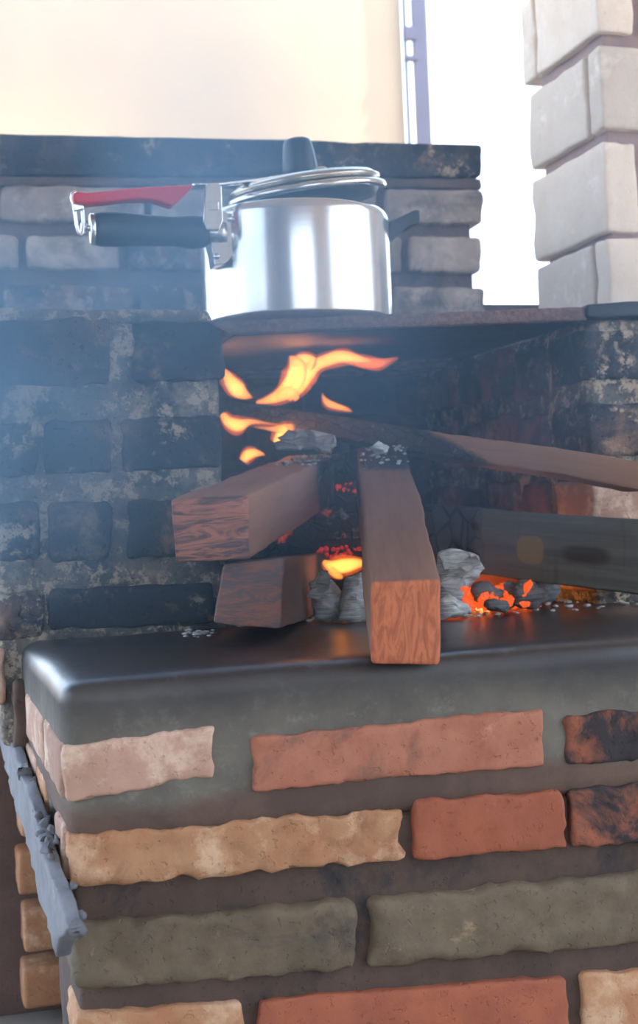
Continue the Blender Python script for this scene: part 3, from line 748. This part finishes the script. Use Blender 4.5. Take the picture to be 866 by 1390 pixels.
for i, (x, y, Y, s, sq, rt, lb_) in enumerate((
        (660, 806, 1.40, .016, (1.1, .7, .8), .3, 'pinkish grey barrel-shaped coal in the middle of the orange embers'),
        (688, 808, 1.42, .015, (1.1, .7, .9), -.3, 'dark grey coal between the barrel-shaped coal and the rightmost grey coal'),
        (716, 807, 1.40, .018, (1.3, .7, .8), .15, 'ash-covered grey coal at the right end of the ember pile'),
        (676, 822, 1.38, .012, (1.2, .7, .6), .2, 'small coal on the front edge of the ember pile'),
        (738, 800, 1.44, .017, (1.2, .7, .9), -.5, 'rough dark coal beside the right chamber wall'))):
    chunk('coal', x, y, Y, s, COAL, lb_, 20 + i, sq, rt, 'coal')
random.seed(21); parts = []
for i in range(90):
    x = random.uniform(606, 725); y = 826 - (x - 606) * .07 - random.random() ** 1.5 * 26
    parts.append(rock(onY(x, y, random.uniform(1.39, 1.47)), random.uniform(.004, .009), i, 1, squash=(1.3, 1, .8), rot=random.uniform(-1, 1)))
tag(put('ember_bed', *merge(*parts), EMBER), 'bed of orange glowing embers on the hearth under the grey board', 'embers', kind='stuff')
parts = []
for i in range(26):
    x = random.uniform(430, 492); y = random.uniform(742, 757)
    parts.append(rock(onY(x, y, random.uniform(1.56, 1.585)), random.uniform(.001, .0035), i, 1))
for i in range(10): parts.append(rock(onY(random.uniform(455, 482), random.uniform(655, 670), 1.585), random.uniform(.001, .003), i, 1))
tag(put('ember_specks', *merge(*parts), EMBER2), 'red ember specks on the black charred chunk', 'embers', kind='stuff')
parts = []
for i in range(420):
    g = random.random()
    if g < .3: x, y, Z = random.uniform(480, 700), 0, .4835; p = Vector((random.uniform(.5, .9), random.uniform(1.36, 1.6), .4838))
    elif g < .36: q_ = onZ(random.uniform(245, 300), random.gauss(860, 2), .4838); p = q_
    else: p = Vector((random.uniform(.32, .72), random.uniform(1.42, 1.9), .485))
    parts.append(rock(p, random.uniform(.001, .0045), i, 1, squash=(1.2, 1.2, .5)))
tl3 = onY(502, 791, 1.035); tr3 = onY(599, 788, 1.035); d3 = (onY(556, 626, 1.45) - tr3).normalized()
tl1 = onY(230, 677, 1.20); tr1 = onY(335, 672, 1.20); d1 = (onY(430, 630, 1.50) - tr1).normalized()
for i in range(48):
    parts.append(rock(tl3.lerp(tr3, random.uniform(.05, .97)) + d3 * (.53 - .10 * random.random() ** 1.5) + Vector((0, 0, .001)), random.uniform(.0007, .0026), i, 1, squash=(1.3, 1.2, .7)))
for i in range(50):
    parts.append(rock(tl1.lerp(tr1, random.uniform(.3, 1.0)) + d1 * (.47 - .16 * random.random() ** 1.3) + Vector((0, 0, .001)), random.uniform(.0008, .003), i, 1, squash=(1.3, 1.2, .7)))
tag(put('ash_crumbs', *merge(*parts), ASHM), 'scattered crumbs of pale ash on the hearth and on the burnt log ends', 'ash', kind='stuff')
# orange-hot brick lying behind the embers
fr = [onY(622, 772, 1.62), onY(725, 784, 1.62), onY(725, 812, 1.62), onY(622, 812, 1.62)]
vs, fs, uv = hexa(fr, Vector((0, .06, 0)), n=(6, 4, 2), r=.005, amp=.003)
tag(put('loose_brick', vs, fs, BR_RED, None, True, uv), 'loose orange-red brick glowing in firelight behind the embers', 'brick')

# ------------------------------------------------------------------ flames: bodies of glowing gas
def mat_flame(name, c, s):
    m = D.materials.new(name); m.use_nodes = True; t = m.node_tree; t.nodes.clear()
    o = t.nodes.new('ShaderNodeOutputMaterial'); e = t.nodes.new('ShaderNodeEmission')
    e.inputs[0].default_value = (*c, 1); e.inputs[1].default_value = s; t.links.new(e.outputs[0], o.inputs['Volume']); return m
FL = mat_flame('yellow_flame', (1, .32, .055), 62)
FLO = mat_flame('flame_fringe', (1, .17, .03), 14)
FLR = mat_flame('red_flame', (1, .18, .05), 22)
def flame(strands, Y, label, mat=FL, flat=.9):
    parts = []; outer = []
    for st in strands:
        # st: list of (x, y, r) in pixels; smooth by catmull-rom
        pts = []
        for i in range(len(st) - 1):
            p0 = st[max(i - 1, 0)]; p1 = st[i]; p2 = st[i + 1]; p3 = st[min(i + 2, len(st) - 1)]
            for t in (0, .2, .4, .6, .8):
                pts.append(tuple(.5 * ((2 * p1[c]) + (-p0[c] + p2[c]) * t + (2 * p0[c] - 5 * p1[c] + 4 * p2[c] - p3[c]) * t * t + (-p0[c] + 3 * p1[c] - 3 * p2[c] + p3[c]) * t ** 3) for c in range(3)))
        pts.append(st[-1])
        k = Y / math.cos(YAW) / FPX
        parts.append(tube([onY(x, y, Y) for x, y, r in pts], [max(.3, r) * 1.15 * k for x, y, r in pts], 14, flat=flat, up=Vector((0, 1, 0))))
        outer.append(tube([onY(x, y, Y) for x, y, r in pts], [(max(.3, r) * 1.7 + .6) * k for x, y, r in pts], 14, flat=flat, up=Vector((0, 1, 0))))
    # orientation: flat axis is in-plane, so depth is given by the other axis
    v, f = merge(*parts)
    v = [p + noise.noise_vector(p * 45) * .0015 for p in v]
    v2, f2 = merge(*outer); v2 = [p + noise.noise_vector(p * 38) * .003 for p in v2]
    o = tag(put('flame', v2, f2, FLO), label, 'flame', 'flames')
    put('flame_core', v, f, mat, o); return o
flame([[(348, 546, 2), (372, 541, 7), (390, 530, 11), (401, 514, 13), (403, 499, 12), (399, 490, 8), (392, 483, 1)],
       [(390, 541, 6), (406, 523, 10), (417, 506, 11), (428, 496, 8), (444, 489, 8), (464, 484, 8), (486, 487, 5), (504, 490, 1)],
       [(398, 491, 6), (412, 489, 9), (426, 494, 9)], [(404, 543, 4), (392, 533, 8), (376, 541, 5)]], 1.585, 'largest yellow flame licking up over the plank and bending right')
flame([[(458, 485, 3), (488, 491, 7), (508, 493, 7), (524, 490, 4), (540, 485, 1)]], 1.60, 'thin dark orange tongue trailing right from the largest flame', FLR)
flame([[(304, 503, 3), (312, 516, 8), (322, 528, 10), (332, 536, 6), (343, 540, 1)]], 1.60, 'flame beside the left chamber corner above the plank')
flame([[(438, 533, .5), (441, 541, 3), (447, 548, 4.5), (458, 553, 4), (469, 556, 3), (479, 560, .5)]], 1.66, 'small flame standing on the middle of the plank')
flame([[(302, 562, 4), (311, 573, 7), (324, 577, 8), (338, 573, 4), (356, 574, 2), (380, 577, 1)]], 1.70, 'left flame under the plank beside the chamber corner')
flame([[(345, 580, 1), (368, 582, 3), (386, 582, 6), (400, 579, 5), (413, 570, 1)], [(378, 602, 8), (384, 588, 9), (388, 578, 5)]], 1.68, 'flame under the plank behind the curled ash flake')
flame([[(418, 582, 4), (436, 584, 6), (450, 588, 4), (456, 594, 1)]], 1.69, 'low orange flame under the plank right of the curled ash flake', FLR)
flame([[(330, 626, 5), (336, 618, 7), (344, 615, 6), (354, 616, 3), (360, 618, 1)]], 1.66, 'flame rising behind the top of the upper left log')
flame([[(438, 762, 3), (450, 768, 8), (466, 768, 10), (482, 765, 8), (492, 764, 5)], [(448, 772, 5), (458, 780, 5), (466, 784, 2)]], 1.46, 'low yellow flame in the gap left of the centre log')
for (x, y, Y, e, nm) in ((400, 515, 1.60, .4, 'flame_light'), (322, 560, 1.68, .5, 'flame_light'), (390, 585, 1.66, .4, 'flame_light'), (470, 772, 1.47, .25, 'flame_light'), (670, 800, 1.55, 1.8, 'ember_light')):
    ld = D.lights.new(nm, 'POINT'); lo = D.objects.new(nm, ld); COL.objects.link(lo); lo.location = onY(x, y, Y)
    ld.energy = e * .07; ld.color = (1, .38, .1); ld.shadow_soft_size = .04

# ------------------------------------------------------------------ smoke
def smoke(name, x0, x1, y0, y1, z0, z1, dens, label, c, lo=.35, hi=.7, sc=3.0):
    o = slab(name, x0, x1, y0, y1, z0, z1, None); m = D.materials.new(name); m.use_nodes = True; t = m.node_tree; t.nodes.clear()
    out = t.nodes.new('ShaderNodeOutputMaterial'); vsn = t.nodes.new('ShaderNodeVolumePrincipled')
    g = t.nodes.new('ShaderNodeTexCoord'); nz = t.nodes.new('ShaderNodeTexNoise'); nz.inputs['Scale'].default_value = sc; nz.inputs['Detail'].default_value = 2
    mr = t.nodes.new('ShaderNodeMapRange'); mr.inputs[1].default_value = lo; mr.inputs[2].default_value = hi; mr.inputs[3].default_value = 0; mr.inputs[4].default_value = dens
    t.links.new(g.outputs['Object'], nz.inputs['Vector']); t.links.new(nz.outputs[0], mr.inputs[0])
    # falls off towards the sides of its box
    ln = t.nodes.new('ShaderNodeVectorMath'); ln.operation = 'SUBTRACT'; t.links.new(g.outputs['Generated'], ln.inputs[0]); ln.inputs[1].default_value = (.5, .5, .5)
    l2 = t.nodes.new('ShaderNodeVectorMath'); l2.operation = 'LENGTH'; t.links.new(ln.outputs[0], l2.inputs[0])
    f2 = t.nodes.new('ShaderNodeMapRange'); f2.inputs[1].default_value = .5; f2.inputs[2].default_value = .12; f2.inputs[3].default_value = 0; f2.inputs[4].default_value = 1
    t.links.new(l2.outputs['Value'], f2.inputs[0])
    mu = t.nodes.new('ShaderNodeMath'); mu.operation = 'MULTIPLY'; t.links.new(mr.outputs[0], mu.inputs[0]); t.links.new(f2.outputs[0], mu.inputs[1])
    t.links.new(mu.outputs[0], vsn.inputs['Density']); vsn.inputs['Color'].default_value = (*c, 1); vsn.inputs['Anisotropy'].default_value = .2
    t.links.new(vsn.outputs[0], out.inputs['Volume']); o.data.materials.append(m)
    return tag(o, label, 'smoke', kind='stuff')
smoke('smoke_haze', -.75, .95, .72, 1.98, .44, 1.35, 2.6, 'thin bluish smoke drifting over the stove and in front of its left wall', (.44, .73, 1.0))
smoke('dense_smoke', -.30, .27, .95, 1.42, .50, .90, 5.0, 'denser blue smoke in front of the left stove wall', (.46, .74, 1.0), .35, .6, 6)
